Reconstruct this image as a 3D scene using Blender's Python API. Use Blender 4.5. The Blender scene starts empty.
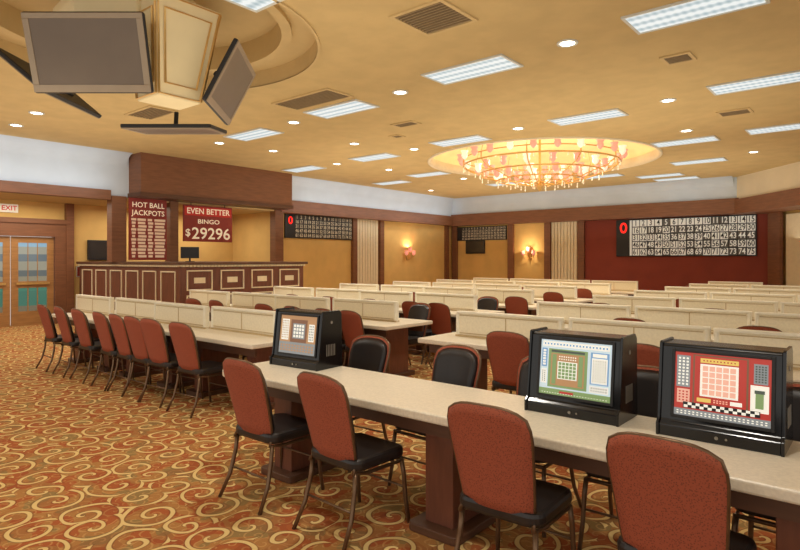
import bpy, bmesh, math, random
from mathutils import Vector, Matrix
random.seed(4)
sc=bpy.context.scene
col=sc.collection
PI=math.pi
def lin(c):
    return tuple(((v/255)/12.92 if v/255<=.04045 else ((v/255+.055)/1.055)**2.4) for v in c)
# ---------------------------------------------------------------- materials
def M(name,rgb,rough=.5,metal=0.,var=0.,scale=8.,bump=0.,emit=0.,spec=.5,stretch=None,alpha=None):
    m=bpy.data.materials.new(name); m.use_nodes=True
    nt=m.node_tree; N=nt.nodes; L=nt.links
    b=N['Principled BSDF']; c=lin(rgb)
    b.inputs['Roughness'].default_value=rough; b.inputs['Metallic'].default_value=metal
    b.inputs['Specular IOR Level'].default_value=spec
    b.inputs['Base Color'].default_value=(*c,1)
    if var or bump:
        tc=N.new('ShaderNodeTexCoord'); mp=N.new('ShaderNodeMapping'); nz=N.new('ShaderNodeTexNoise')
        if stretch: mp.inputs['Scale'].default_value=stretch
        L.new(tc.outputs['Object'],mp.inputs[0]); L.new(mp.outputs[0],nz.inputs['Vector'])
        nz.inputs['Scale'].default_value=scale; nz.inputs['Detail'].default_value=3
    if var:
        cr=N.new('ShaderNodeValToRGB'); cr.color_ramp.elements[0].position=.35; cr.color_ramp.elements[1].position=.65
        cr.color_ramp.elements[0].color=(*[max(0,v*(1-var)) for v in c],1)
        cr.color_ramp.elements[1].color=(*[min(1,v*(1+var)) for v in c],1)
        L.new(nz.outputs['Fac'],cr.inputs[0]); L.new(cr.outputs[0],b.inputs['Base Color'])
    if bump:
        bp=N.new('ShaderNodeBump'); bp.inputs['Strength'].default_value=bump; bp.inputs['Distance'].default_value=.01
        L.new(nz.outputs['Fac'],bp.inputs['Height']); L.new(bp.outputs[0],b.inputs['Normal'])
    if emit:
        b.inputs['Emission Color'].default_value=(*c,1); b.inputs['Emission Strength'].default_value=emit
    return m
def carpet():
    m=bpy.data.materials.new('scroll_carpet'); m.use_nodes=True
    nt=m.node_tree; N=nt.nodes; L=nt.links; b=N['Principled BSDF']
    b.inputs['Roughness'].default_value=.95; b.inputs['Specular IOR Level'].default_value=.1
    tc=N.new('ShaderNodeTexCoord'); 
    def math_(op,a,bb=None,c=None):
        n=N.new('ShaderNodeMath'); n.operation=op
        for i,v in enumerate((a,bb,c)):
            if v is None: continue
            if isinstance(v,(int,float)): n.inputs[i].default_value=v
            else: L.new(v,n.inputs[i])
        return n.outputs[0]
    def layer(S,off,turns,lo,hi):
        mp=N.new('ShaderNodeMapping'); mp.inputs['Scale'].default_value=(S,S,S); mp.inputs['Location'].default_value=(off,off*1.7,0)
        L.new(tc.outputs['Object'],mp.inputs[0])
        nz=N.new('ShaderNodeTexNoise'); nz.inputs['Scale'].default_value=1.4; nz.inputs['Detail'].default_value=0
        L.new(mp.outputs[0],nz.inputs['Vector'])
        ms=N.new('ShaderNodeVectorMath'); ms.operation='SCALE'; ms.inputs['Scale'].default_value=.2
        L.new(nz.outputs['Color'],ms.inputs[0])
        ad=N.new('ShaderNodeVectorMath'); ad.operation='ADD'; L.new(mp.outputs[0],ad.inputs[0]); L.new(ms.outputs[0],ad.inputs[1])
        v=N.new('ShaderNodeTexVoronoi'); v.voronoi_dimensions='2D'; v.inputs['Scale'].default_value=1; v.inputs['Randomness'].default_value=.4
        L.new(ad.outputs[0],v.inputs['Vector'])
        sb=N.new('ShaderNodeVectorMath'); sb.operation='SUBTRACT'; L.new(ad.outputs[0],sb.inputs[0]); L.new(v.outputs['Position'],sb.inputs[1])
        sp=N.new('ShaderNodeSeparateXYZ'); L.new(sb.outputs[0],sp.inputs[0])
        sc_=N.new('ShaderNodeSeparateColor'); L.new(v.outputs['Color'],sc_.inputs[0])
        a=math_('DIVIDE',math_('ARCTAN2',sp.outputs[1],sp.outputs[0]),2*PI)
        hand=math_('SUBTRACT',math_('MULTIPLY',math_('GREATER_THAN',sc_.outputs[0],.5),2),1)
        r=v.outputs['Distance']
        t=math_('ADD',math_('ADD',math_('MULTIPLY',a,hand),math_('MULTIPLY',r,turns)),sc_.outputs[1])
        ln=math_('ABSOLUTE',math_('SUBTRACT',math_('FRACT',t),.5))
        mr=N.new('ShaderNodeMapRange'); mr.interpolation_type='SMOOTHSTEP'
        mr.inputs['From Min'].default_value=hi; mr.inputs['From Max'].default_value=lo
        L.new(ln,mr.inputs['Value'])
        return mr.outputs[0],ln,sc_.outputs[2],r
    m1,l1,c1,r1=layer(3.3,0,2.7,.095,.135)
    m2,l2,c2,r2=layer(8.5,3.3,2.0,.08,.12)
    def mix(f,A,B):
        n=N.new('ShaderNodeMix'); n.data_type='RGBA'
        if isinstance(f,(int,float)): n.inputs[0].default_value=f
        else: L.new(f,n.inputs[0])
        for k,v in ((6,A),(7,B)):
            if isinstance(v,tuple): n.inputs[k].default_value=(*lin(v),1)
            else: L.new(v,n.inputs[k])
        return n.outputs[2]
    nb=N.new('ShaderNodeTexNoise'); nb.inputs['Scale'].default_value=5; nb.inputs['Detail'].default_value=1; L.new(tc.outputs['Object'],nb.inputs['Vector'])
    g=mix(math_('GREATER_THAN',nb.outputs['Fac'],.47),(168,94,54),(172,122,70))
    g=mix(math_('GREATER_THAN',nb.outputs['Fac'],.6),g,(148,120,74))
    g=mix(math_('MULTIPLY',m2,.5),g,(204,158,98))
    g=mix(math_('MULTIPLY',math_('LESS_THAN',c2,.3),.3),g,(138,68,44))
    sh=N.new('ShaderNodeMapRange'); sh.inputs['From Min'].default_value=.23; sh.inputs['From Max'].default_value=.135
    L.new(l1,sh.inputs['Value'])
    g=mix(math_('MULTIPLY',sh.outputs[0],.55),g,(104,62,40))
    g=mix(m1,g,(222,192,128))
    nz=N.new('ShaderNodeTexNoise'); nz.inputs['Scale'].default_value=220; L.new(tc.outputs['Object'],nz.inputs['Vector'])
    mm=N.new('ShaderNodeMix'); mm.data_type='RGBA'; mm.blend_type='OVERLAY'; mm.inputs[0].default_value=.3
    L.new(g,mm.inputs[6]); L.new(nz.outputs['Fac'],mm.inputs[7])
    L.new(mm.outputs[2],b.inputs['Base Color'])
    return m
def fabric():
    m=M('rust_fabric',(150,62,34),.85,var=.1,scale=30)
    nt=m.node_tree; N=nt.nodes; L=nt.links; b=N['Principled BSDF']
    tc=N.new('ShaderNodeTexCoord'); ck=N.new('ShaderNodeTexVoronoi'); ck.inputs['Scale'].default_value=130
    L.new(tc.outputs['Object'],ck.inputs['Vector'])
    cr=N.new('ShaderNodeValToRGB'); cr.color_ramp.elements[0].position=.1; cr.color_ramp.elements[1].position=.5
    cr.color_ramp.elements[0].color=(*lin((108,56,42)),1); cr.color_ramp.elements[1].color=(*lin((164,84,58)),1)
    L.new(ck.outputs['Distance'],cr.inputs[0]); L.new(cr.outputs[0],b.inputs['Base Color'])
    return m
LENS=.8
def lens_mat():
    m=bpy.data.materials.new('prismatic_lens'); m.use_nodes=True
    nt=m.node_tree; N=nt.nodes; L=nt.links; b=N['Principled BSDF']
    tc=N.new('ShaderNodeTexCoord'); w=N.new('ShaderNodeTexWave'); w.bands_direction='X'; w.inputs['Scale'].default_value=4
    L.new(tc.outputs['Object'],w.inputs['Vector'])
    w2=N.new('ShaderNodeTexWave'); w2.bands_direction='Y'; w2.inputs['Scale'].default_value=1.9
    L.new(tc.outputs['Object'],w2.inputs['Vector'])
    ad=N.new('ShaderNodeMath'); ad.operation='MULTIPLY_ADD'; ad.inputs[1].default_value=.35
    L.new(w.outputs['Fac'],ad.inputs[0]); L.new(w2.outputs['Fac'],ad.inputs[2])
    cr=N.new('ShaderNodeValToRGB'); cr.color_ramp.elements[0].color=(.36,.50,.56,1); cr.color_ramp.elements[1].color=(.95,1,1,1)
    cr.color_ramp.elements[1].position=1
    L.new(ad.outputs[0],cr.inputs[0]); L.new(cr.outputs[0],b.inputs['Emission Color']); b.inputs['Emission Strength'].default_value=LENS
    b.inputs['Base Color'].default_value=(.10,.12,.13,1)
    return m
def doorglass():
    m=bpy.data.materials.new('door_glass_painted_view'); m.use_nodes=True
    nt=m.node_tree; N=nt.nodes; L=nt.links; b=N['Principled BSDF']
    tc=N.new('ShaderNodeTexCoord'); sp=N.new('ShaderNodeSeparateXYZ'); L.new(tc.outputs['Object'],sp.inputs[0])
    cr=N.new('ShaderNodeValToRGB'); e=cr.color_ramp.elements; cr.color_ramp.interpolation='CONSTANT'
    mr=N.new('ShaderNodeMapRange'); mr.inputs['From Min'].default_value=.3; mr.inputs['From Max'].default_value=2.1; L.new(sp.outputs[2],mr.inputs[0]); L.new(mr.outputs[0],cr.inputs[0])
    e[0].color=(*lin((120,108,84)),1); e[1].color=(*lin((150,190,214)),1); e[1].position=.9
    for p,c in ((.1,(56,118,100)),(.3,(66,130,108)),(.36,(150,140,116)),(.5,(96,104,104)),(.58,(162,156,136)),(.7,(104,116,122)),(.8,(168,164,146))):
        x=e.new(p); x.color=(*lin(c),1)
    L.new(cr.outputs[0],b.inputs['Emission Color']); b.inputs['Emission Strength'].default_value=.75  # daylit outdoor view painted into the pane as emission
    b.inputs['Base Color'].default_value=(.05,.06,.06,1); b.inputs['Roughness'].default_value=.08
    return m
CARPET=carpet(); FAB=fabric(); LENSM=lens_mat(); DGL=doorglass()
CEIL=M('ceiling_paint',(202,176,122),.9,var=.05,scale=3)
CEILB=M('ceiling_ring_paint',(204,178,126),.8,var=.04,scale=3)
HUBC=M('hub_cream_paint',(238,224,180),.7,var=.03,scale=3)
DOME=M('dome_gold_paint_glow',(250,226,160),.6,var=.04,scale=3,emit=.2)  # emission in the paint stands in for cove light inside the dome
YEL=M('yellow_wall_paint',(222,184,112),.85,var=.05,scale=2)
COVE=M('cove_white_paint',(206,218,230),.7,var=.03,scale=2)
COVEW=M('cove_cream_paint',(226,214,186),.7,var=.03,scale=2)
RED=M('brick_red_wall_paint',(138,60,44),.8,var=.06,scale=2)
WOOD=M('walnut_veneer',(126,82,54),.5,var=.12,scale=3,stretch=(1,1,9))
WOODD=M('dark_walnut',(92,60,40),.5,var=.12,scale=3,stretch=(1,1,9))
WOODR=M('reddish_pedestal_wood',(112,66,48),.4,var=.15,scale=4,stretch=(6,6,1))
WOODG=M('golden_oak_frame',(170,124,74),.45,var=.12,scale=3,stretch=(1,1,9))
CREAM=M('cream_laminate',(234,224,202),.35,var=.06,scale=70)
CREAM2=M('cream_panel_laminate',(240,230,202),.6,var=.04,scale=40)
CAPM=M('pale_cap_trim',(244,238,218),.4,var=.03,scale=20)
TANT=M('tan_edge_trim',(196,172,128),.5,var=.05,scale=20)
TRIMW=M('ivory_moulding',(232,218,184),.5,var=.03,scale=10)
BLK=M('black_vinyl',(36,31,30),.38,var=.1,scale=20)
BLKG=M('glossy_black_cabinet',(18,18,20),.18,var=.05,scale=10)
BLKM=M('matte_black_plastic',(28,28,30),.5,var=.05,scale=10)
BRONZE=M('bronze_metal',(116,92,70),.38,metal=.7,var=.08,scale=20)
GOLD=M('brass',(220,180,110),.35,metal=.6,var=.05,scale=20)
SCR=M('taupe_reflection_screen',(106,92,76),.3,var=.05,scale=3)  # warm ceiling reflection is put into the base colour
SCRD=M('dark_screen',(52,50,48),.25,var=.05,scale=3)
GREYP=M('grey_metal',(150,145,135),.4,metal=.6,var=.05,scale=10)
VENT=M('grille_tan',(150,128,92),.6,var=.05,scale=10)
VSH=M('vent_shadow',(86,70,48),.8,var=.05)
WHT=M('white_enamel',(206,208,200),.4,var=.02,scale=10)
BULB=M('bulb_glow',(255,246,225),.5,emit=9)
SHADE=M('tulip_glass_glow',(255,232,212),.3,emit=.55)
SHADEP=M('pink_tulip_glass',(244,160,142),.3,emit=.45)
CRYS=M('crystal_glow',(255,240,214),.1,emit=.3,var=.2,scale=30)
SIGNR=M('sign_maroon',(150,54,46),.6,var=.06,scale=6)
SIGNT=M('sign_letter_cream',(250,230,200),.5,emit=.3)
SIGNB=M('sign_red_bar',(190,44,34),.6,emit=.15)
REDL=M('red_led',(255,30,20),.4,emit=1.2)
REDX=M('exit_letter_red',(205,24,20),.5,emit=.2)
EXITB=M('exit_face',(240,232,214),.5,emit=.2)
TILED=M('board_tile_dim',(70,62,54),.5)
TILEW=M('board_tile_slate',(96,96,92),.5)
TILEL=M('board_tile_lit',(214,214,204),.5,emit=.3)
DIGK=M('board_digit_black',(24,24,24),.6)
DIG=M('board_digit_white',(215,215,205),.6,emit=.4)
DIGL=M('board_digit_pale',(190,178,150),.6,emit=.2)
# ---------------------------------------------------------------- mesh builder
class MB:
    def __init__(s): s.v=[]; s.f=[]; s.m=[]
    def box(s,cx,cy,cz,sx,sy,sz,m=0,mat=None):
        b=len(s.v)
        for dz in(-1,1):
            for dy in(-1,1):
                for dx in(-1,1):
                    p=Vector((cx+dx*sx/2,cy+dy*sy/2,cz+dz*sz/2))
                    s.v.append(mat@p if mat else p)
        for q in((0,2,3,1),(4,5,7,6),(0,1,5,4),(2,6,7,3),(0,4,6,2),(1,3,7,5)):
            s.f.append([b+i for i in q]); s.m.append(m)
        return s
    def bb(s,x0,x1,y0,y1,z0,z1,m=0): return s.box((x0+x1)/2,(y0+y1)/2,(z0+z1)/2,abs(x1-x0),abs(y1-y0),abs(z1-z0),m)
    def quad(s,ps,m=0):
        b=len(s.v); s.v+= [Vector(p) for p in ps]; s.f.append([b+i for i in range(len(ps))]); s.m.append(m); return s
    def rect(s,x0,z0,x1,z1,lay=0,m=0):
        y=-.0012*lay; return s.quad([(x0,y,z0),(x1,y,z0),(x1,y,z1),(x0,y,z1)],m)
    def prism(s,poly,fn,a,b_,m=0):
        n=len(poly); b=len(s.v)
        for t in(a,b_):
            for p in poly: s.v.append(Vector(fn(p[0],p[1],t)))
        s.f.append([b+i for i in range(n)][::-1]); s.m.append(m)
        s.f.append([b+n+i for i in range(n)]); s.m.append(m)
        for i in range(n):
            j=(i+1)%n; s.f.append([b+i,b+j,b+n+j,b+n+i]); s.m.append(m)
        return s
    def tube(s,pts,r,n=8,m=0,closed=False):
        pts=[Vector(p) for p in pts]; k=len(pts); b=len(s.v)
        rs=r if isinstance(r,(list,tuple)) else [r]*k
        T=[]
        for i in range(k):
            if closed: t=pts[(i+1)%k]-pts[i-1]
            else: t=pts[min(i+1,k-1)]-pts[max(i-1,0)]
            T.append(t.normalized())
        u=T[0].orthogonal().normalized()
        for i in range(k):
            if i: u=(u-T[i]*u.dot(T[i])).normalized()
            w=T[i].cross(u)
            for j in range(n):
                a=2*PI*j/n; s.v.append(pts[i]+(u*math.cos(a)+w*math.sin(a))*rs[i])
        for i in range(k if closed else k-1):
            i2=(i+1)%k
            for j in range(n):
                j2=(j+1)%n; s.f.append([b+i*n+j,b+i*n+j2,b+i2*n+j2,b+i2*n+j]); s.m.append(m)
        if not closed:
            s.f.append([b+j for j in range(n)][::-1]); s.m.append(m)
            s.f.append([b+(k-1)*n+j for j in range(n)]); s.m.append(m)
        return s
    def lathe(s,prof,n=16,c=(0,0,0),m=0,cap=False):
        b=len(s.v); k=len(prof)
        for r,z in prof:
            for j in range(n):
                a=2*PI*j/n; s.v.append(Vector((c[0]+r*math.cos(a),c[1]+r*math.sin(a),c[2]+z)))
        for i in range(k-1):
            for j in range(n):
                j2=(j+1)%n; s.f.append([b+i*n+j,b+i*n+j2,b+(i+1)*n+j2,b+(i+1)*n+j]); s.m.append(m)
        if cap:
            s.f.append([b+j for j in range(n)][::-1]); s.m.append(m)
            s.f.append([b+(k-1)*n+j for j in range(n)]); s.m.append(m)
        return s
    def shell(s,fa,fb,nu,nv,m=0,m2=None):
        m2=m if m2 is None else m2; b=len(s.v)
        for f in(fa,fb):
            for j in range(nv+1):
                for i in range(nu+1): s.v.append(Vector(f(-1+2*i/nu,j/nv)))
        W=nu+1; S=W*(nv+1)
        for j in range(nv):
            for i in range(nu):
                q=[b+j*W+i,b+j*W+i+1,b+(j+1)*W+i+1,b+(j+1)*W+i]
                s.f.append(q); s.m.append(m); s.f.append([x+S for x in q][::-1]); s.m.append(m2)
        for i in range(nu):
            for j in(0,nv): s.f.append([b+j*W+i,b+j*W+i+1,b+j*W+i+1+S,b+j*W+i+S]); s.m.append(m)
        for j in range(nv):
            for i in(0,nu): s.f.append([b+j*W+i,b+(j+1)*W+i,b+(j+1)*W+i+S,b+j*W+i+S]); s.m.append(m)
        return s
    def addmesh(s,me,mat,m=0):
        b=len(s.v); s.v+=[mat@v.co for v in me.vertices]
        for p in me.polygons: s.f.append([b+i for i in p.vertices]); s.m.append(m)
        return s
    def join(s,o,moff=0):
        b=len(s.v); s.v+=o.v; s.f+=[[b+i for i in f] for f in o.f]; s.m+=[i+moff for i in o.m]; return s
    def mesh(s,name,mats,smooth=False,normals=True):
        me=bpy.data.meshes.new(name); me.from_pydata([tuple(v) for v in s.v],[],s.f)
        for x in mats: me.materials.append(x)
        me.polygons.foreach_set('material_index',s.m)
        if normals:
            bm=bmesh.new(); bm.from_mesh(me); bmesh.ops.recalc_face_normals(bm,faces=bm.faces); bm.to_mesh(me); bm.free()
        me.polygons.foreach_set('use_smooth',[smooth]*len(me.polygons))
        me.update(); return me
KIDS={}
def add(ob,parent=None):
    col.objects.link(ob)
    if parent is not None:
        ob.parent=parent; KIDS.setdefault(parent.name,[]).append(ob)
    return ob
def thing(name,label,cat,loc=(0,0,0),rz=0,group=None,mesh=None):
    o=bpy.data.objects.new(name,mesh); o.location=loc; o.rotation_euler=(0,0,rz)
    o['label']=label; o['category']=cat
    if group: o['group']=group
    if mesh is None: o.empty_display_size=.2
    return add(o)
def part(name,mb,mats,parent,smooth=False,bevel=0,label=None,seg=2,normals=True,loc=None,rot=None):
    o=bpy.data.objects.new(name,mb.mesh(name,mats,smooth,normals))
    if bevel:
        md=o.modifiers.new('bevel','BEVEL'); md.width=bevel; md.segments=seg; md.limit_method='ANGLE'; md.angle_limit=math.radians(35)
    if label: o['label']=label
    if loc: o.location=loc
    if rot: o.rotation_euler=rot
    return add(o,parent)
def struct(name,mb,mats,bevel=0,smooth=False,normals=True):
    o=bpy.data.objects.new(name,mb.mesh(name,mats,smooth,normals)); o['kind']='structure'
    return add(o)
def dup(root,loc,rz=None,label=None):
    def rec(o,p):
        n=o.copy(); add(n,p)
        for c in KIDS.get(o.name,[]): rec(c,n)
        return n
    n=root.copy(); col.objects.link(n)
    n.location=loc
    if rz is not None: n.rotation_euler=(n.rotation_euler[0],n.rotation_euler[1],rz)
    if label: n['label']=label
    for c in KIDS.get(root.name,[]): rec(c,n)
    return n
_tc={}
def textmesh(t,size=1.,align='CENTER',ext=0):
    k=(t,size,align,ext)
    if k in _tc: return _tc[k]
    cu=bpy.data.curves.new('t','FONT'); cu.body=t; cu.size=size; cu.align_x=align; cu.align_y='CENTER'; cu.extrude=ext; cu.resolution_u=3; cu.offset=.012*size
    o=bpy.data.objects.new('t',cu); col.objects.link(o); bpy.context.view_layer.update()
    me=bpy.data.meshes.new_from_object(o.evaluated_get(bpy.context.evaluated_depsgraph_get()))
    bpy.data.objects.remove(o); bpy.data.curves.remove(cu); _tc[k]=me; return me
def tmat(x,z,y=-.01,sx=1,sz=1):
    return Matrix.Translation((x,y,z))@Matrix.Rotation(PI/2,4,'X')@Matrix.Diagonal((sx,sz,1,1))
def rrect(w,d,r,n=5,cx=0,cy=0):
    P=[]
    for k,(sx,sy) in enumerate(((1,1),(-1,1),(-1,-1),(1,-1))):
        for i in range(n+1):
            a=PI/2*k+PI/2*i/n; P.append((cx+sx*(w/2-r)+r*math.cos(a),cy+sy*(d/2-r)+r*math.sin(a)))
    return P
XY=lambda a,b,t:(a,b,t)
# ---------------------------------------------------------------- room shell
H=4.1
HC=(-6.49,3.17); HR=2.0
CC=(-6.72,13.5); CR=2.75
mb=MB().bb(-16.5,6,-4,21,-.1,0); struct('floor',mb,[CARPET])
bm=bmesh.new()
def loop(pts):
    vs=[bm.verts.new((p[0],p[1],H)) for p in pts]
    return [bm.edges.new((vs[i],vs[(i+1)%len(vs)])) for i in range(len(vs))]
E=loop([(-14.2,-4),(6,-4),(6,20.8),(-14.2,20.8)])
for c,r in((HC,HR),(CC,CR)): E+=loop([(c[0]+r*math.cos(2*PI*i/64),c[1]+r*math.sin(2*PI*i/64)) for i in range(64)])
bmesh.ops.triangle_fill(bm,use_beauty=True,use_dissolve=False,edges=E)
for f in bm.faces:
    if f.normal.z>0: f.normal_flip()
me=bpy.data.meshes.new('ceiling'); bm.to_mesh(me); bm.free(); me.materials.append(CEIL)
o=bpy.data.objects.new('ceiling',me); o['kind']='structure'; add(o)
mb=MB().lathe([(HR+.03,-.02),(HR+.03,.0),(HR,.0),(HR,-.02),(HR+.03,-.02)],64,(HC[0],HC[1],H),0)
mb.lathe([(HR,-.02),(HR,.2),(HR-.3,.2)],64,(HC[0],HC[1],H),0)
mb.lathe([(HR-.3,.2),(HR-.3,.15),(HR-.42,.15),(HR-.42,.45),(.01,.45)],64,(HC[0],HC[1],H),0)
struct('trim_1',mb,[CEILB,TRIMW],smooth=False)
mb=MB().lathe([(CR+.06,-.0),(CR+.06,-.03),(CR,-.03),(CR,.2)],72,(CC[0],CC[1],H),1)
mb.lathe([(CR,.2)]+[(CR*math.cos(a),.2+.5*math.sin(a)) for a in [PI/2*i/8 for i in range(1,8)]]+[(.01,.7)],72,(CC[0],CC[1],H),0)
struct('trim_2',mb,[DOME,TRIMW],smooth=True)
# walls
XW=-16.2
struct('wall_left',MB().bb(XW-.2,XW,-4,3.8,0,3.3).bb(XW-.2,XW,5.75,11.2,0,3.3).bb(XW-.2,XW,3.8,5.75,2.3,3.3),[YEL])
struct('wall_alcove',MB().bb(XW,-14.2,11.0,11.2,0,3.3),[YEL])
struct('wall_side',MB().bb(-14.4,-14.2,11.2,20.6,0,3.3),[YEL])
struct('wall_back',MB().bb(-14.4,-8.5,20.4,20.6,0,H).bb(-8.5,-2.4,20.4,20.6,0,H,1),[YEL,RED])
def seg(mb,p,q,t,z0,z1,m=0):
    p=Vector((*p,0)); q=Vector((*q,0)); d=(q-p); L=d.length; n=Vector((-d.y,d.x,0)).normalized()
    a=math.atan2(d.y,d.x); mt=Matrix.Translation((p+q)/2+n*t/2)@Matrix.Rotation(a,4,'Z')
    mb.box(0,0,(z0+z1)/2,L,abs(t),z1-z0,m,mt); return mb
struct('wall_corner',seg(MB(),(-2.6,20.4),(2.2,14.7),.2,0,H),[YEL])
def cove(name,mb_fn,mat): pass
struct('trim_3',MB().bb(-16.4,-13.9,-4,20.6,3.08,H+.02,0),[COVE])
struct('trim_4',MB().bb(-14.1,-13.82,-4,6.1,3.0,3.22).bb(-14.1,-13.82,11.05,20.0,3.02,3.4),[WOOD])
struct('trim_5',MB().bb(-13.9,-3.0,20.0,20.4,3.12,H+.02),[COVE])
struct('trim_6',MB().bb(-14.1,-3.0,19.92,20.35,3.0,3.46),[WOOD])
struct('trim_7',seg(MB(),(-3.6,20.1),(1.6,13.9),.95,3.12,H+.02),[COVEW])
struct('trim_8',seg(MB(),(-3.75,20.15),(1.55,13.8),.9,2.98,3.42),[WOOD])
struct('ceiling_entry',MB().bb(-16.3,-13.9,-4,11.0,3.04,3.09),[CEIL])
# plaster coving that rolls the pale bands into the ceiling
cp=[(0,0),(.34,0)]+[(.34-.34*math.sin(a),-.34+.34*math.cos(a)) for a in [PI/2*i/7 for i in range(1,8)]]
struct('trim_40',MB().prism(cp,lambda u,z,t:(-13.9+u,t,H+z),-4,6.5).prism(cp,lambda u,z,t:(-13.9+u,t,H+z),11.06,20.0),[COVE])
struct('trim_41',MB().prism(cp,lambda u,z,t:(t,20.0-u,H+z),-13.9,-3.6),[COVE])
mb=MB().bb(-14.3,-13.3,6.55,11.02,3.14,H)
mb.bb(-14.32,-13.27,6.52,11.05,3.08,3.18,1)
struct('trim_9',mb,[WOOD,WOODD])
for i,(y,w) in enumerate(((6.3,.34),(7.68,.22),(11.0,.3))):
    struct('trim_%d'%(10+i),MB().bb(-14.1,-13.85,y-w/2,y+w/2,1.56 if i<2 else 0,3.1),[WOOD])
n=13
def pil(x0,x1,y0,y1,z0,z1,m):
    global n
    struct('trim_%d'%n,MB().bb(x0,x1,y0,y1,z0,z1),[m]); n+=1
def ribbed(horiz,a0,a1,c):
    global n
    mb=MB(); k=8
    for i in range(k):
        t0=a0+(a1-a0)*i/k; t1=a0+(a1-a0)*(i+.82)/k
        if horiz: mb.bb(t0,t1,c-.06,c,.1,3.02)
        else: mb.bb(c,c+.06,t0,t1,.1,3.02)
    struct('trim_%d'%n,mb,[TRIMW]); n+=1
for y in(14.45,15.85,19.95): pil(-14.2,-14.08,y-.1,y+.1,0,3.02,WOOD)
ribbed(False,14.6,15.7,-14.2)
for x in(-14.0,-11.35,-9.8,-8.5): pil(x-.12,x+.12,20.28,20.4,0,3.02,WOOD)
ribbed(True,-9.65,-8.65,20.4)
struct('trim_%d'%n,seg(MB(),(-2.75,20.2),(-2.4,19.78),.1,0,3.0),[WOOD]); n+=1
struct('trim_%d'%n,seg(MB(),(-2.25,19.8),(-1.35,18.75),.1,.1,2.9),[TRIMW]); n+=1
pil(XW,XW+.03,-4,3.6,0,.12,WOODD)
struct('baseboard_left',MB().bb(XW,XW+.03,6.2,11.0,0,.12),[WOODD])
# entry door
d=thing('door_1','double glass entry door in golden wooden frame','door',(XW,4.77,0),PI/2); d['kind']='structure'
mb=MB()
for x in(-1.08,1.08): mb.bb(x-.13,x+.13,-.12,.08,0,2.18)
mb.bb(-1.21,1.21,-.125,.08,2.18,2.5); mb.bb(-1.3,1.3,-.16,.08,2.5,2.62)
part('door_frame',mb,[WOOD],d)
for s in(-1,1):
    mb=MB(); x0,x1=(-.94,-.01) if s<0 else(.01,.94)
    mb.bb(x0,x0+.15,-.05,.0,.0,2.17).bb(x1-.15,x1,-.05,0,0,2.17)
    for za,zb in((0,.35),(2.02,2.17),(.92,1.08)): mb.bb(x0+.15,x1-.15,-.047,-.003,za,zb)
    lf=part('door_leaf',mb,[WOODG],d)
    part('glass_pane',MB().bb(x0+.15,x1-.15,-.03,-.01,.35,2.02),[DGL],lf)
    mb=MB()
    for i in(1,2): xx=x0+.15+(x1-x0-.3)*i/3; mb.bb(xx-.012,xx+.012,-.04,-.03,.35,.92).bb(xx-.008,xx+.008,-.04,-.03,1.08,2.02)
    part('glazing_bars',mb,[WOODG],lf)
    part('push_bar',MB().bb(x0+.1,x1-.1,-.09,-.06,1.0,1.05).bb(x0+.1,x0+.14,-.07,-.04,1.0,1.05).bb(x1-.14,x1-.1,-.07,-.04,1.0,1.05),[GOLD],lf)
pil(XW,XW+.14,5.98,6.16,0,3.04,WOOD)
# ---------------------------------------------------------------- ceiling fittings
tr=thing('ceiling_troffer','recessed fluorescent ceiling light with prismatic lens','ceiling light',(-1.5,6.35,H),group='fluorescent ceiling lights')
mb=MB(); w,dp=1.24,.56
mb.bb(-w/2,w/2,-dp/2,-dp/2+.03,-.02,0).bb(-w/2,w/2,dp/2-.03,dp/2,-.02,0).bb(-w/2,-w/2+.03,-dp/2+.03,dp/2-.03,-.02,0).bb(w/2-.03,w/2,-dp/2+.03,dp/2-.03,-.02,0)
part('frame',mb,[WHT],tr)
part('lens',MB().bb(-w/2+.03,w/2-.03,-dp/2+.03,dp/2-.03,-.012,-.004),[LENSM],tr)
for x,y in((-4.22,6.5),(-6.97,6.8),(-9.7,7.05),(-1.4,9.55),(-4.05,9.95),(-6.9,10.2),(-9.6,10.5),(-12.3,14.3),(-1.5,13.1),(-3.3,13.3),(-10.3,13.6),(-3.7,16.2),(-6.6,17.2),(-9.6,16.9),(-5.2,18.2),(-4.25,3.3),(-1.5,3.2),(-12.3,10.6),(-5.0,19.2)):
    dup(tr,(x,y,H))
dl=thing('downlight','small round recessed downlight glowing warm white','ceiling light',(-2.84,6.4,H),group='recessed downlights')
part('trim_ring',MB().lathe([(.085,0),(.12,0),(.12,-.012),(.085,-.012),(.085,0)],20),[WHT],dl,smooth=False)
part('lamp',MB().lathe([(.001,-.008),(.085,-.008)],20),[BULB],dl)
DLP=[(-5.58,6.68),(-8.28,6.9),(-2.65,9.7),(-5.4,9.95),(-8.2,10.3),(-10.96,7.1),(-11.1,3.66),(-12.4,3.75),(-10.8,8.4),(-11.0,10.6),(-3,12.2),(-10,15),(-2.4,15.6),(-7.9,17.4),(-10.6,12.2),(-8.8,9.0),(-12.6,16.8)]
for x,y in DLP: dup(dl,(x,y,H))
def vent(x,y,w,d,lab):
    t=thing('air_vent',lab,'air vent',(x,y,H),group='ceiling air vents')
    mb=MB(); mb.bb(-w/2,w/2,-d/2,-d/2+.04,-.02,0).bb(-w/2,w/2,d/2-.04,d/2,-.02,0).bb(-w/2,-w/2+.04,-d/2+.04,d/2-.04,-.02,0).bb(w/2-.04,w/2,-d/2+.04,d/2-.04,-.02,0)
    part('frame',mb,[CEILB],t)
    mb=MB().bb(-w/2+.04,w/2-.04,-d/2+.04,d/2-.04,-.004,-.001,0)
    k=int((d-.08)/.05)
    for i in range(k): yy=-d/2+.04+(i+.5)*(d-.08)/k; mb.bb(-w/2+.04,w/2-.04,yy-.008,yy+.008,-.018,-.004,1)
    part('louvre',mb,[VSH,VENT],t)
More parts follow.
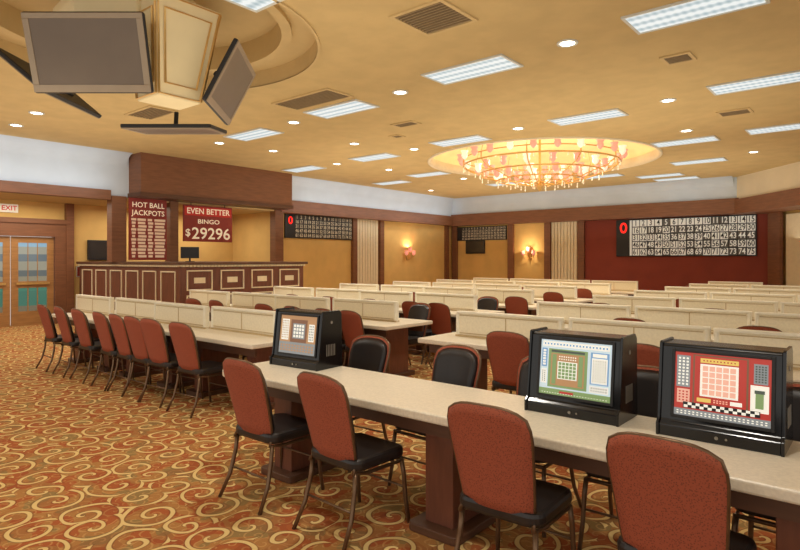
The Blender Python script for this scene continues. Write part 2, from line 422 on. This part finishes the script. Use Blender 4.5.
vent(-3.6,4.85,.66,.66,'square louvred return air vent in the ceiling')
vent(-2.0,7.75,.35,.35,'small square louvred ceiling vent')
vent(-6.9,6.1,1.3,.55,'wide louvred return air vent in the ceiling')
vent(-9.6,4.9,.9,.5,'louvred air vent in the ceiling')
vent(-6.8,8.3,.5,.3,'small louvred ceiling vent')
vent(-2.0,11.2,.5,.4,'small louvred ceiling vent')
vent(-7.6,9.0,.25,.25,'small square ceiling vent')
# ---------------------------------------------------------------- television hub
hub=thing('television_hub','cream octagonal hub with gold trimmed box hanging from ceiling recess','ceiling hub',(HC[0],HC[1],H),math.radians(39.9))
def octa(r,z): 
    R=r/math.cos(PI/8); return [Vector((R*math.cos(PI/8+PI/4*i),R*math.sin(PI/8+PI/4*i),z)) for i in range(8)]
mb=MB(); lv=[(.62,-.26),(.68,-.26),(.78,.1),(.78,.2),(.6,.22),(.6,.45)]
for r,z in lv: mb.v+=octa(r,z)
mb.f.append(list(range(8))); mb.m.append(1)
for k in range(len(lv)-1):
    for i in range(8):
        j=(i+1)%8; mb.f.append([k*8+i,k*8+j,k*8+8+j,k*8+8+i]); mb.m.append(0)
part('hub_body',mb,[HUBC,CREAM2],hub,bevel=.01)
a=-PI/4+.10
N_=Vector((math.cos(a),math.sin(a),0)); U_=Vector((-math.sin(a),math.cos(a),0))
def Q(u,r,z): return U_*u+N_*r+Vector((0,0,z))
zt,zb=.12,-.84; wt,wb=.36,.24; rt,rb=1.06,.86; bk=.45
mb=MB(); mb.v+=[Q(-wb,bk,zb),Q(wb,bk,zb),Q(wb,rb,zb),Q(-wb,rb,zb),Q(-wt,bk,zt),Q(wt,bk,zt),Q(wt,rt,zt),Q(-wt,rt,zt)]
for q in((0,1,2,3),(4,7,6,5),(3,2,6,7),(0,3,7,4),(1,5,6,2),(0,4,5,1)): mb.f.append(list(q)); mb.m.append(0)
cb=part('cabinet_box',mb,[HUBC],hub,bevel=.012)
def lerp(p,q,t): return p+(q-p)*t
def face(A,B,C,D,s):
    c=(A+B+C+D)/4; nn=(B-A).cross(D-A).normalized()
    if nn.dot(c-Q(0,.6,-.4))<0: nn=-nn
    return [lerp(c,p,s)+nn*.008 for p in(A,B,C,D)]
for A,B,C,D in((Q(-wb,rb,zb),Q(wb,rb,zb),Q(wt,rt,zt),Q(-wt,rt,zt)),(Q(wb,bk,zb),Q(wb,rb,zb),Q(wt,rt,zt),Q(wt,bk,zt)),(Q(-wb,bk,zb),Q(-wb,rb,zb),Q(-wt,rt,zt),Q(-wt,bk,zt))):
    for s in(.95,.72): part('gold_moulding',MB().tube(face(A,B,C,D,s),.014,4,closed=True),[GOLD],cb)
tv=None
for ph,tilt,R,z,hd in ((-50.1,17,1.08,3.55,0),(39.9,27,1.06,3.56,5),(129.9,84,1.1,3.30,0),(-140.1,50,1.0,3.56,0)):
    a=math.radians(ph); p=(HC[0]+R*math.cos(a),HC[1]+R*math.sin(a),z)
    if tv is None:
        tv=thing('television','flat panel television with taupe-reflecting screen tilted down from ceiling hub','television',p,a+PI/2,group='televisions on the ceiling hub')
        tv.rotation_euler=(math.radians(tilt),0,a+PI/2)
        W,Hh=1.14,.73
        part('casing',MB().prism(rrect(W,Hh,.03),lambda x,z,t:(x,t,z),0,.045),[BLKM],tv,bevel=.01)
        mb=MB(); 
        mb.bb(-W/2+.01,W/2-.01,-.012,0,-Hh/2+.01,-Hh/2+.08).bb(-W/2+.01,W/2-.01,-.012,0,Hh/2-.06,Hh/2-.01).bb(-W/2+.01,-W/2+.07,-.012,0,-Hh/2+.08,Hh/2-.06).bb(W/2-.07,W/2-.01,-.012,0,-Hh/2+.08,Hh/2-.06)
        part('bezel',mb,[M('taupe_bezel',(150,134,112),.35,metal=.2,var=.03)],tv,bevel=.004)
        part('screen',MB().bb(-W/2+.07,W/2-.07,-.005,0,-Hh/2+.08,Hh/2-.06),[SCR],tv)
        part('mount_bracket',MB().bb(-.2,.2,.045,.07,-.15,.15).tube([(0,.07,0),(0,.24,.04)],.03,8),[BLKM],tv)
    else:
        t=dup(tv,p,a+PI/2); t.rotation_euler=(math.radians(tilt),0,a+PI/2+math.radians(hd))
# ---------------------------------------------------------------- chandelier
ch=thing('chandelier','wide shallow brass chandelier with rings of pinkish glass shades','chandelier',(CC[0],CC[1],H))
def circ(r,z,n=48): return [(r*math.cos(2*PI*i/n),r*math.sin(2*PI*i/n),z) for i in range(n)]
for r,z,rr in((1.9,-.12,.022),(1.9,.04,.014),(1.5,-.34,.018),(1.05,-.5,.018),(.6,-.55,.016)):
    part('ring_frame',MB().tube(circ(r,z),rr,6,closed=True),[GOLD],ch,smooth=True)
mb=MB().tube([(0,0,.69),(0,0,-.55)],.03,8)
for i in range(10):
    a=2*PI*i/10; c,s_=math.cos(a),math.sin(a)
    mb.tube([(c*r,s_*r,z) for r,z in((0,-.52),(.3,-.62),(.6,-.55),(.85,-.44),(1.05,-.5),(1.3,-.4),(1.5,-.34),(1.72,-.28),(1.9,-.12),(1.9,.04))],.014,5)
    mb.tube([(c*1.9,s_*1.9,.04),(c*1.8,s_*1.8,.38)],.006,4)
mb.lathe([(.01,-.78),(.06,-.72),(.09,-.64),(.04,-.55)],12)
part('stem_and_arms',mb,[GOLD],ch)
tul=MB().lathe([(.015,-.03),(.05,0),(.082,.06),(.065,.12),(.095,.18)],10)
tme=tul.mesh('lamp_shade',[SHADE],True); tme2=tul.mesh('lamp_shade',[SHADEP],True)
for r,z,k in((1.98,-.02,24),(1.56,-.27,17),(1.1,-.42,12),(.62,-.47,7)):
    for i in range(k):
        a=2*PI*(i+.5)/k; o=bpy.data.objects.new('lamp_shade',tme2 if (i+k)%3 else tme); o.location=(r*math.cos(a),r*math.sin(a),z); add(o,ch)
mb=MB()
for r,z,k,Lh in((1.9,-.14,32,.15),(1.5,-.36,26,.15),(1.05,-.52,20,.15),(.6,-.57,14,.16)):
    for i in range(k):
        a=2*PI*i/k; x,y=r*math.cos(a),r*math.sin(a); q=Lh*(.7+.3*math.sin(i*2.4))
        mb.lathe([(.003,0),(.016,-q*.3),(.005,-q*.5),(.022,-q*.8),(.003,-q)],5,(x,y,z))
o=part('crystal_drops',mb,[CRYS],ch); o['kind']='stuff'
# ---------------------------------------------------------------- banquet chairs
def back(off,inset=0,dz=0):
    def f(u,v):
        w=.178+.038*v**.8; w-=inset
        wtop=w*(1-.10*max(0,(v-.8)/.2)**2)
        z=.455+inset+v*(.485-2*inset)-.035*v*u**4+.012*v*(1-u*u)
        y=-.195-.10*v-.015*v*v+.035*u*u+off
        return (u*wtop,y,z)
    return f
def chair_parts():
    P=[]
    seat=MB().prism(rrect(.44,.43,.07,5,0,.01),XY,.405,.475)
    P.append(('seat',seat,[BLK],False,.022,'black vinyl cushion'))
    P.append(('backrest',MB().shell(back(-.018),back(.004),10,10),[FAB],True,0,'rust patterned fabric back shell'))
    P.append(('back_pad',MB().shell(back(.006,.012),back(.036,.03),10,10),[BLK],True,0,'black vinyl inner back cushion'))
    f=back(-.008); ed=[f(-1,j/10) for j in range(11)]+[f(-1+i/5,1) for i in range(1,10)]+[f(1,1-j/10) for j in range(11)]
    fr=MB().tube(ed,.010,6)
    fr.tube([f(-1,0),(-.19,-.2,.40),(-.195,-.1,.385),(-.2,.2,.385),(.2,.2,.385),(.195,-.1,.385),(.19,-.2,.40),f(1,0)],.012,6)
    P.append(('frame',fr,[BRONZE],True,0,'bronze tube frame'))
    for s in(-1,1):
        P.append(('leg',MB().tube([(s*.2,.19,.39),(s*.205,.205,.3),(s*.21,.215,.15),(s*.222,.235,.0)],[.014,.014,.013,.012],8),[BRONZE],True,0,None))
        P.append(('leg',MB().tube([(s*.19,-.18,.40),(s*.195,-.19,.3),(s*.205,-.225,.15),(s*.22,-.30,.0)],[.014,.014,.013,.012],8),[BRONZE],True,0,None))
    P.append(('stretcher',MB().tube([(-.205,-.215,.19),(.205,-.215,.19)],.007,6),[BRONZE],True,0,None))
    P.append(('stretcher',MB().tube([(-.207,.21,.22),(.207,.21,.22)],.007,6),[BRONZE],True,0,None))
    return P
CH=thing('banquet_chair','rust and black banquet chair with bronze legs at long table','chair',(-3.25,2.55,0),0,'banquet chairs')
for nm,mb_,mt,sm,bv,lb in chair_parts(): part(nm,mb_,mt,CH,sm,bv,lb)
def chair(x,y,back_=False,rot=0,lab=None):
    return dup(CH,(x,y,0),(PI if back_ else 0)+math.radians(rot),lab)
for x,r in((-2.48,-3),(-1.40,2),(-.63,-2)): chair(x,2.55,False,r)
LB='rust and black banquet chair facing the terminals across the table'
for x,r in((-3.35,3),(-2.49,-3),(-1.75,0),(-1.1,2),(-.36,0)): chair(x,3.36,True,r,LB)
LL='rust fabric banquet chair tucked along a divided cream table'
for x in(-9.43,-8.80,-8.2,-7.54,-7.08,-6.68,-6.28,-5.65): chair(x,3.47,False,random.uniform(-4,4),LL)
for x in(-9.0,-8.3,-7.07,-6.4,-5.75,-5.27): chair(x,5.6,False,random.uniform(-5,5),LL)
for x in(-5.4,-6.1): chair(x,4.63,True,random.uniform(-5,5),LL)
for x in(-2.66,-1.5,-.75): chair(x,4.95,False,random.uniform(-4,4),LL)
smb=MB(); mats=[BLK,FAB,BRONZE]
for nm,mb_,mt,sm,bv,lb in chair_parts(): smb.join(mb_,mats.index(mt[0]))
SM=smb.mesh('banquet_chair',mats,False)
def schair(x,y,b=False,rot=0):
    o=bpy.data.objects.new('banquet_chair',SM); o.location=(x,y,0); o.rotation_euler=(0,0,(PI if b else 0)+math.radians(rot))
    o['label']='rust banquet chair beside a distant divided table'; o['category']='chair'; o['group']='banquet chairs'; add(o)
for y,xs in((7.4,(-5.7,-5.2,-6.6,-7.6,-8.6)),(9.5,(-5.07,-6.2,-7.4,-8.9)),(11.3,(-5.2,-6.5,-8.4)),(13.1,(-5.3,-7.0)),(15.1,(-6.2,-8.0)),
            (6.9,(-2.2,-1.0)),(8.9,(-3.3,-1.8)),(10.9,(-4.0,-2.6)),(12.9,(-3.6,-2.3)),(14.9,(-3.3,-2.2)),(16.9,(-3.9,-3.0))):
    for x in xs: schair(x,y,False,random.uniform(-6,6))
for y,xs in((6.62,(-5.4,-6.2)),(8.6,(-5.4,-6.3))):
    for x in xs: schair(x,y,True,random.uniform(-6,6))
# ---------------------------------------------------------------- tables
def pedestal(mb,x,y,w,d,top):
    mb.bb(x-w/2,x+w/2,y-d/2,y+d/2,.05,top,0)
    mb.prism(rrect(w+.16,d+.16,.04,3,x,y),XY,0,.05,1)
nt_=thing('long_table','long cream laminate gaming table on reddish wooden pedestals','table',(0,0,0))
part('table_top',MB().prism(rrect(5.6,.72,.09,6,-1.22,2.95),XY,.695,.75),[CREAM],nt_,bevel=.012,seg=3)
part('apron',MB().bb(-3.8,1.4,2.68,2.72,.6,.695).bb(-3.8,1.4,3.18,3.22,.6,.695).bb(-3.8,-3.76,2.72,3.18,.6,.695),[WOODD],nt_)
for x in(-3.45,-2.02,-.25,1.2):
    mb=MB(); pedestal(mb,x,2.98,.2,.42,.695); part('pedestal',mb,[WOODR,WOODD],nt_,bevel=.006)
T=None
def rowtable(x,y,L):
    global T
    if T is None:
        T=thing('divided_table','cream laminate double-sided gaming table on wooden pedestals','table',(x,y,0),group='rows of gaming tables')
        part('table_top',MB().prism(rrect(L-.01,1.0,.03,4),XY,.70,.75),[CREAM],T,bevel=.01)
        part('apron',MB().bb(-L/2+.1,L/2-.1,-.4,-.37,.6,.70).bb(-L/2+.1,L/2-.1,.37,.4,.6,.70),[WOODD],T)
        for sx in(-1,1):
            mb=MB(); pedestal(mb,sx*(L/2-.35),0,.18,.5,.70); part('pedestal',mb,[WOODR,WOODD],T)
        return T
    return dup(T,(x,y,0))
D=None
def divider(x,y):
    global D
    if D is None:
        D=thing('table_divider','low cream laminate privacy divider standing on a gaming table','divider',(x,y,.75),group='table dividers')
        L=1.26
        part('panel',MB().prism(rrect(L,.05,.02,4),XY,0,.255),[CREAM2],D)
        part('cap',MB().prism(rrect(L+.01,.085,.04,4),XY,.255,.28),[CAPM],D,bevel=.005)
        part('base_rail',MB().bb(-L/2,L/2,-.04,.04,0,.02),[TANT],D)
        for s in(-1,1): part('end_post',MB().prism(rrect(.04,.08,.018,3,s*(L/2-.02),0),XY,0,.255),[CAPM],D)
        mb=MB()
        for s in(-1,1):
            for a in((-L/2+.05,L/2-.05,.23,.238),(-L/2+.05,L/2-.05,.035,.043),(-.005,.005,.035,.238)): mb.bb(a[0],a[1],s*.025,s*.03,a[2],a[3])
        part('frame_moulding',mb,[TANT],D)
        return D
    return dup(D,(x,y,.75))
for y in(4.05,6.1,8.1,10.1,12.1,14.1,16.1):
    for i in range(3): rowtable(-10.15+.875+i*1.75,y,1.75)
    for i in range(4): divider(-10.35+.65+i*1.3,y+(.03 if i%2 else -.03))
for y in(5.5,7.45,9.45,11.45,13.45,15.45,17.4):
    for i in range(3 if y<9 else (2 if y<16 else 1)): rowtable(-3.95+.875+i*1.75,y,1.75)
    for i in range(4 if y<9 else (3 if y<14 else (2 if y<16 else 1))): divider(-3.1+i*1.3,y+(.03 if i%2 else -.03))
# ---------------------------------------------------------------- bingo terminals
def terminal(x,y,rects,mats,lab,rz=0):
    t=thing('gaming_terminal',lab,'gaming terminal',(x,y,.75),rz,'gaming terminals on the cream table')
    W=.53
    prof=[(-.13,0),(-.13,.055),(-.105,.075),(-.062,.43),(-.05,.44),(.12,.44),(.14,.42),(.15,0)]
    part('cabinet',MB().prism(prof,lambda a,b,c:(c,a,b),-W/2+.012,W/2-.012),[BLKG],t,bevel=.005)
    prof2=[(-.138,0),(-.138,.06),(-.113,.08),(-.07,.445),(-.055,.45),(.125,.45),(.15,.425),(.158,0)]
    for s in(-1,1):
        sp=part('side_panel',MB().prism(prof2,lambda a,b,c:(c,a,b),s*(W/2-.014),s*W/2),[BLKG],t,bevel=.003)
        mb=MB()
        for k in range(6): mb.bb(s*W/2,s*(W/2+.002),-.03+k*.018,-.022+k*.018,.1,.19)
        part('vent_slots',mb,[GREYP],sp)
    th=-math.atan2(.043,.355)
    bz=MB(); bw,bh=.43,.33
    for a in((-bw/2,-bw/2+.015,-bh/2,bh/2),(bw/2-.015,bw/2,-bh/2,bh/2),(-bw/2+.015,bw/2-.015,-bh/2,-bh/2+.015),(-bw/2+.015,bw/2-.015,bh/2-.015,bh/2)): bz.bb(a[0],a[1],-.008,.002,a[2],a[3])
    part('screen_bezel',bz,[BLKM],t,bevel=.003,loc=(.01,-.085,.255),rot=(th,0,0))
    mb=MB(); w,h=.40,.30
    for(x0,z0,x1,z1,la,m) in rects: mb.rect(-w/2+x0*w,-h/2+z0*h,-w/2+x1*w,-h/2+z1*h,la,m)
    part('screen',mb,mats,t,normals=False,loc=(.01,-.0885,.255),rot=(th,0,0))
    part('button',MB().tube([(0,-.132,.03),(0,-.136,.03)],.008,12),[GREYP],t)
    part('button',MB().tube([(.04,-.132,.03),(.04,-.136,.03)],.005,12),[GREYP],t)
    part('emblem',MB().tube([(W/2,.03,.36),(W/2+.002,.03,.36)],.012,14),[GREYP],t)
    return t
def em(c,s=.5): return M('screen_colour',c,.3,emit=s)
C=dict(sky=em((190,208,218)),wh=em((232,232,222)),gn=em((120,146,96)),dk=em((70,80,70)),bl=em((110,150,190)),rd=em((170,52,42)),pk=em((222,170,150)),gr=em((130,136,140)),bk=em((20,20,22)),tn=em((168,128,88)),br=em((118,82,58)),yl=em((214,186,96)))
ks=list(C); mt=[C[k] for k in ks]; I={k:i for i,k in enumerate(ks)}
def grid(x0,z0,x1,z1,nx,nz,la,m,gap=.15):
    R=[]
    for i in range(nx):
        for j in range(nz):
            dx=(x1-x0)/nx; dz=(z1-z0)/nz
            R.append((x0+(i+gap)*dx,z0+(j+gap)*dz,x0+(i+1-gap)*dx,z0+(j+1-gap)*dz,la,I[m]))
    return R
s2=[(0,0,1,1,0,I['sky']),(0,.0,1,.11,1,I['gn']),(.12,.14,.68,.84,1,I['gn']),(.16,.18,.64,.76,2,I['tn']),(.16,.78,.64,.82,2,I['dk']),(.26,.3,.54,.62,3,I['wh']),(.72,.28,.97,.84,1,I['bl']),(.74,.3,.95,.74,2,I['wh']),(.75,.76,.94,.82,2,I['wh']),(.02,.5,.10,.84,1,I['bl']),(.02,.2,.10,.46,1,I['wh']),(.03,.88,.97,.97,1,I['wh']),(.3,.04,.5,.08,2,I['rd']),(.18,.2,.24,.74,3,I['gn']),(.56,.2,.62,.74,3,I['gn']),(.72,.14,.97,.25,1,I['wh'])]
s2+=grid(.27,.31,.53,.61,5,5,4,'gn',.1)+grid(.75,.32,.94,.72,6,8,3,'dk',.28)+grid(.04,.89,.96,.96,20,1,2,'bl',.25)+grid(.03,.52,.09,.82,1,6,2,'wh')+grid(.27,.64,.53,.73,8,2,3,'wh',.25)+grid(.03,.02,.97,.05,24,1,2,'wh',.3)+grid(.73,.15,.96,.24,7,2,2,'gr',.2)+grid(.03,.22,.09,.44,2,6,2,'gr',.2)
s3=[(0,0,1,1,0,I['rd']),(0,0,1,.11,1,I['gr']),(.2,.2,.78,.98,1,I['br']),(.22,.22,.76,.96,2,I['rd']),(.28,.34,.68,.84,3,I['wh']),(.28,.86,.68,.93,3,I['yl']),(.02,.45,.17,.95,1,I['gr']),(.03,.2,.17,.42,1,I['pk']),(.8,.2,.98,.6,1,I['wh']),(.83,.62,.97,.92,1,I['gr']),(.85,.26,.93,.5,2,I['gn']),(.84,.48,.94,.53,3,I['dk']),(.1,.13,.9,.22,2,I['bk']),(.25,.25,.4,.31,3,I['yl']),(.6,.25,.72,.31,3,I['wh'])]
s3+=grid(.3,.36,.66,.82,5,5,4,'pk',.08)+grid(.11,.135,.89,.175,18,1,3,'wh',.0)[::2]+grid(.11,.175,.89,.215,18,1,3,'wh',.0)[1::2]+grid(.03,.47,.16,.93,3,9,2,'wh',.22)+grid(.02,.02,.98,.09,22,2,2,'wh',.25)+grid(.84,.64,.96,.9,4,7,2,'dk',.2)+grid(.04,.22,.16,.4,3,4,2,'rd',.25)+grid(.3,.87,.66,.92,10,1,4,'rd',.3)+grid(.42,.25,.58,.31,5,2,3,'pk',.2)
s1=[(0,0,1,1,0,I['tn']),(0,0,1,.3,1,I['gr']),(.3,.3,.75,.9,1,I['br']),(.36,.4,.7,.8,2,I['gr']),(.05,.35,.25,.9,1,I['wh']),(.8,.35,.95,.8,1,I['wh'])]
s1+=grid(.38,.42,.68,.78,4,4,3,'wh')+grid(.06,.38,.24,.88,4,8,2,'br',.25)+grid(.03,.05,.97,.25,12,3,2,'tn',.2)+grid(.81,.37,.94,.78,3,6,2,'gr',.2)
terminal(-3.62,3.13,s1,mt,'glossy black gaming terminal with brown-toned screen near the table end',math.radians(4))
terminal(-1.32,3.13,s2,mt,'glossy black gaming terminal with pale blue screen on cream table')
terminal(-.61,3.13,s3,mt,'glossy black gaming terminal with red screen on cream table')
# ---------------------------------------------------------------- caller booth
bt=thing('caller_booth','raised walnut caller booth with ivory framed panels and dentil cap','booth',(0,0,0))
x0,x1,y0,y1=-16.1,-11.15,6.3,9.6
part('body',MB().bb(x0,x1,y0,y1,0,1.46),[WOODR],bt,bevel=.01)
part('plinth',MB().bb(x0,x1+.03,y0-.03,y1+.03,0,.12),[WOODD],bt)
mb=MB().bb(x0,x1+.08,y0-.08,y1+.08,1.5,1.56)
part('counter_cap',mb,[WOODD],bt,bevel=.01)
mb=MB().bb(x0,x1+.03,y0-.03,y1+.03,1.46,1.5)
for i in range(60):
    x=x0+.04+i*(x1-x0)/60; mb.bb(x,x+.045,y0-.06,y0-.0,1.455,1.495)
for i in range(40):
    y=y0+.03+i*(y1-y0)/40; mb.bb(x1,x1+.06,y,y+.045,1.455,1.495)
part('dentil_trim',mb,[TRIMW],bt)
f_=.026
for i in range(4):
    y=y0+.45+i*.8
    w=.30; mb=MB()
    for a in((y-w,y+w,1.36,1.36+f_),(y-w,y+w,.96,.96+f_),(y-w,y-w+f_,.96+f_,1.36),(y+w-f_,y+w,.96+f_,1.36)): mb.bb(x1,x1+.02,*a)
    part('panel_frame',mb,[TRIMW],bt)
    part('light_inset',MB().bb(x1+.0,x1+.012,y-w+.17,y+w-.17,1.11,1.23),[TRIMW],bt)
    mb=MB()
    for a in((y-w,y+w,.84,.84+f_),(y-w,y+w,.2,.2+f_),(y-w,y-w+f_,.2+f_,.84),(y+w-f_,y+w,.2+f_,.84)): mb.bb(x1,x1+.02,*a)
    part('panel_frame',mb,[TRIMW],bt)
for i in range(6):
    x=x0+.5+i*.8; w=.30; mb=MB()
    for a in((1.34,1.34+f_),(.62,.62+f_)): mb.bb(x-w,x+w,y0-.02,y0,*a)
    for a in((x-w,x-w+f_),(x+w-f_,x+w)): mb.bb(a[0],a[1],y0-.02,y0,.62+f_,1.34)
    part('panel_frame',mb,[TRIMW],bt)
m_=thing('desk_monitor','small dark monitor standing on the caller booth counter','monitor',(-12.3,7.2,1.56),math.radians(60))
part('screen_casing',MB().bb(-.2,.2,-.02,.02,.08,.34),[BLKM],m_,bevel=.008)
part('stand',MB().tube([(0,0,0),(0,0,.12)],.02,8).bb(-.1,.1,-.07,.07,0,.015),[BLKM],m_)
# ---------------------------------------------------------------- signs, boards, wall TVs
s=thing('jackpot_sign','tall maroon hanging sign with cream letters reading HOT BALL JACKPOTS','sign',(-13.8,6.98,1.6),PI/2)
w,h=.94,1.49
part('board',MB().bb(-w/2,w/2,0,.04,0,h),[SIGNR],s,bevel=.005)
mb=MB()
for t,z,sz in(('HOT BALL',h-.17,.175),('JACKPOTS',h-.36,.175)): mb.addmesh(textmesh(t,sz),tmat(0,z,-.006),0)
part('lettering',mb,[SIGNT],s,normals=False)
mb=MB()
for r in range(12):
    z=h-.52-r*.08
    for k,(a,b_) in enumerate(((-.42,-.3),(-.27,-.05),(-.02,.12),(.15,.43))): mb.bb(a+.01*(r%3),b_-.015*((r+k)%3),-.006,0,z-.028,z+.028)
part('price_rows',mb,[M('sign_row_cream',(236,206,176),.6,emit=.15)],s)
part('hanging_rod',MB().tube([(-.35,.02,h),(-.35,.02,1.55)],.01,6),[BLKM],s)
part('hanging_rod',MB().tube([(.35,.02,h),(.35,.02,1.55)],.01,6),[BLKM],s)
s=thing('jackpot_amount_sign','wide maroon sign reading EVEN BETTER with large digits $29296','sign',(-13.8,8.62,2.08),PI/2)
w,h=1.44,.94
part('board',MB().bb(-w/2,w/2,0,.04,0,h),[SIGNR],s,bevel=.005)
part('top_bar',MB().bb(-w/2+.03,w/2-.03,-.005,0,h-.27,h-.04),[SIGNB],s)
part('lettering',MB().addmesh(textmesh('EVEN BETTER',.21),tmat(0,h-.155,-.009),0),[SIGNT],s,normals=False)
part('lettering',MB().addmesh(textmesh('BINGO',.16),tmat(0,.52,-.006,1.3),0),[SIGNT],s,normals=False)
part('amount_digits',MB().addmesh(textmesh('29296',.42),tmat(.08,.2,-.006,1.1),0).addmesh(textmesh('$',.26),tmat(-.6,.22,-.006,1.1),0),[SIGNT],s,normals=False)
for sx in(-.5,.5):
    part('hanging_rod',MB().tube([(sx,.02,h),(sx,.02,3.1-2.08)],.01,6),[BLKM],s)
def board(loc,rz,w,h,lit,lab,led=True):
    s=thing('bingo_number_board',lab,'number board',loc,rz)
    part('casing',MB().bb(-w/2,w/2,0,.05,0,h),[BLKM],s,bevel=.01)
    tl=MB(); dg=MB(); x0=-w/2+.13*w; cw=(w/2-.02-x0)/15; chh=(h-.04)/5
    rr=random.Random(11)
    for r in range(5):
        for c in range(15):
            cx=x0+(c+.5)*cw; cz=h-.02-(r+.5)*chh; on=1 if (lit and (c<2 or rr.random()<.6)) else 0
            tl.bb(cx-cw*.45,cx+cw*.45,-.008,0,cz-chh*.44,cz+chh*.44,on)
            dg.addmesh(textmesh(str(r*15+c+1),1.),tmat(cx,cz,-.011,cw*.8,chh*1.05),on)
    part('number_tiles',tl,[TILEW if lit else TILED,TILEL],s)
    part('numerals',dg,[DIG if lit else DIGL,DIGK],s,normals=False)
    if led:
        mb=MB().addmesh(textmesh('0',1.),tmat(-w/2+.06*w,h*.76,-.006,h*.42,h*.4),0) if lit else MB().addmesh(textmesh('0',1.),tmat(-w/2+.07*w,h*.72,-.006,h*.5,h*.45),0)
        part('led_digit',mb,[REDL],s,normals=False)
    if lit: part('lit_strip',MB().bb(-w/2+.11*w,-w/2+.126*w,-.008,0,.03,h-.03),[TILEL],s)
    return s
board((-5.15,20.34,1.72),0,4.2,1.26,True,'large lit bingo number board from 1 to 75 on red wall')
board((-12.75,20.34,2.4),0,2.4,.56,False,'dim bingo number board above a small television',False)
board((-14.14,12.9,2.28),PI/2,2.9,.74,False,'dim bingo number board on yellow wall')
def wtv(loc,rz,w,lab):
    t=thing('television',lab,'television',loc,rz); h=w*.62
    part('casing',MB().bb(-w/2,w/2,0,.07,0,h),[BLKM],t,bevel=.008)
    part('screen',MB().bb(-w/2+.04,w/2-.04,-.004,0,.06,h-.04),[SCRD],t)
wtv((-13.0,20.32,1.86),0,.9,'small flat television mounted below a number board')
wtv((-16.12,6.95,1.6),PI/2,.85,'black flat television beside the caller booth')
e=thing('exit_sign','small white EXIT sign with red letters above the door','exit sign',(XW,4.74,2.84),PI/2)
part('housing',MB().bb(-.19,.19,-.05,0,-.10,.10),[EXITB],e,bevel=.006)
part('lettering',MB().addmesh(textmesh('EXIT',.16),tmat(0,0,-.054),0),[REDX],e,normals=False)
sw=thing('wall_panel','small framed wall notice beside the booth','notice',(XW,6.35,1.3),PI/2)
part('frame',MB().bb(-.09,.09,-.02,0,-.14,.14),[WHT],sw,bevel=.004)
part('insert',MB().bb(-.07,.07,-.024,-.02,-.12,.12),[SIGNR],sw)
def sconce(loc,rz):
    s=thing('wall_sconce','brass wall sconce with glowing pink tulip shades','wall lamp',loc,rz,'wall sconces')
    part('back_plate',MB().prism([(.07*math.cos(a),.16*math.sin(a)) for a in [2*PI*i/16 for i in range(16)]],lambda x,z,t:(x,t,z),-.03,0),[GOLD],s,bevel=.006)
    for sx in(-1,0,1):
        zz=.12 if sx==0 else 0
        part('arm',MB().tube([(0,-.02,-.05),(sx*.12,-.1,-.1),(sx*.22,-.16,-.02+zz),(sx*.22,-.16,.03+zz)],.01,6),[GOLD],s,smooth=True)
        part('lamp_shade',MB().lathe([(.02,0),(.055,.03),(.075,.09),(.06,.14),(.08,.18)],12,(sx*.22,-.16,.03+zz)),[SHADEP],s,smooth=True)
sconce((-14.2,17.4,1.75),PI/2); sconce((-10.55,20.4,1.75),0)
# ---------------------------------------------------------------- lights
def area(loc,rot,sx,sy,p,c):
    l=bpy.data.lights.new('area_light','AREA'); l.shape='RECTANGLE'; l.size=sx; l.size_y=sy; l.energy=p; l.color=c
    o=bpy.data.objects.new('area_light',l); o.location=loc; o.rotation_euler=rot; col.objects.link(o)
WARM=(1,.89,.72)
for x,y in((-10.5,4),(-4.5,3),(-10.5,11),(-4,10),(-10.5,17),(-4.5,17)):
    area((x,y,2.2),(PI,0,0),5.5,5,66,WARM)  # added up-facing fill with no fixtures, brightens the ceiling
def pt(loc,p,c,r=.08):
    l=bpy.data.lights.new('point_light','POINT'); l.energy=p; l.color=c; l.shadow_soft_size=r
    o=bpy.data.objects.new('point_light',l); o.location=loc; col.objects.link(o)
for i in range(4):
    a=PI/4+PI/2*i; pt((CC[0]+1.1*math.cos(a),CC[1]+1.1*math.sin(a),H-.12),17,(1,.88,.68),.05)
pt((-14.0,17.4,2.05),18,(1,.78,.52),.04); pt((-10.55,20.1,2.05),18,(1,.78,.52),.04)
area((-15,8.5,2.95),(0,0,0),1.5,3.5,60,WARM); area((-15,4.6,2.95),(0,0,0),1.2,2.5,50,WARM)
area((-13.2,2.5,3.3),(0,math.radians(90),0),.3,7,16,(.82,.92,1))
area((-13.2,15.5,3.3),(0,math.radians(90),0),.3,8,16,(.82,.92,1))
for x,y in DLP+[(-2.84,6.4),(-3.2,3.0),(-1.0,1.5),(-5.5,1.2),(-8.5,1.5),(-6.2,13.5)]:
    l=bpy.data.lights.new('spot_light','SPOT'); l.energy=140; l.color=(1,.95,.86); l.spot_size=math.radians(130); l.spot_blend=.8; l.shadow_soft_size=.08
    o=bpy.data.objects.new('spot_light',l); o.location=(x,y,H-.03 if y!=13.5 else 3.0); col.objects.link(o)
w=bpy.data.worlds.new('world'); sc.world=w; w.use_nodes=True
w.node_tree.nodes['Background'].inputs[0].default_value=(1,.96,.89,1); w.node_tree.nodes['Background'].inputs[1].default_value=1.05
sc.view_settings.view_transform='Standard'
# ---------------------------------------------------------------- camera
cam=bpy.data.cameras.new('camera'); co=bpy.data.objects.new('camera',cam); col.objects.link(co)
co.location=(0,0,1.6); co.rotation_euler=(PI/2,0,math.radians(39.9)); cam.sensor_width=36; cam.lens=585/800*36; cam.shift_y=-15/800
sc.camera=co
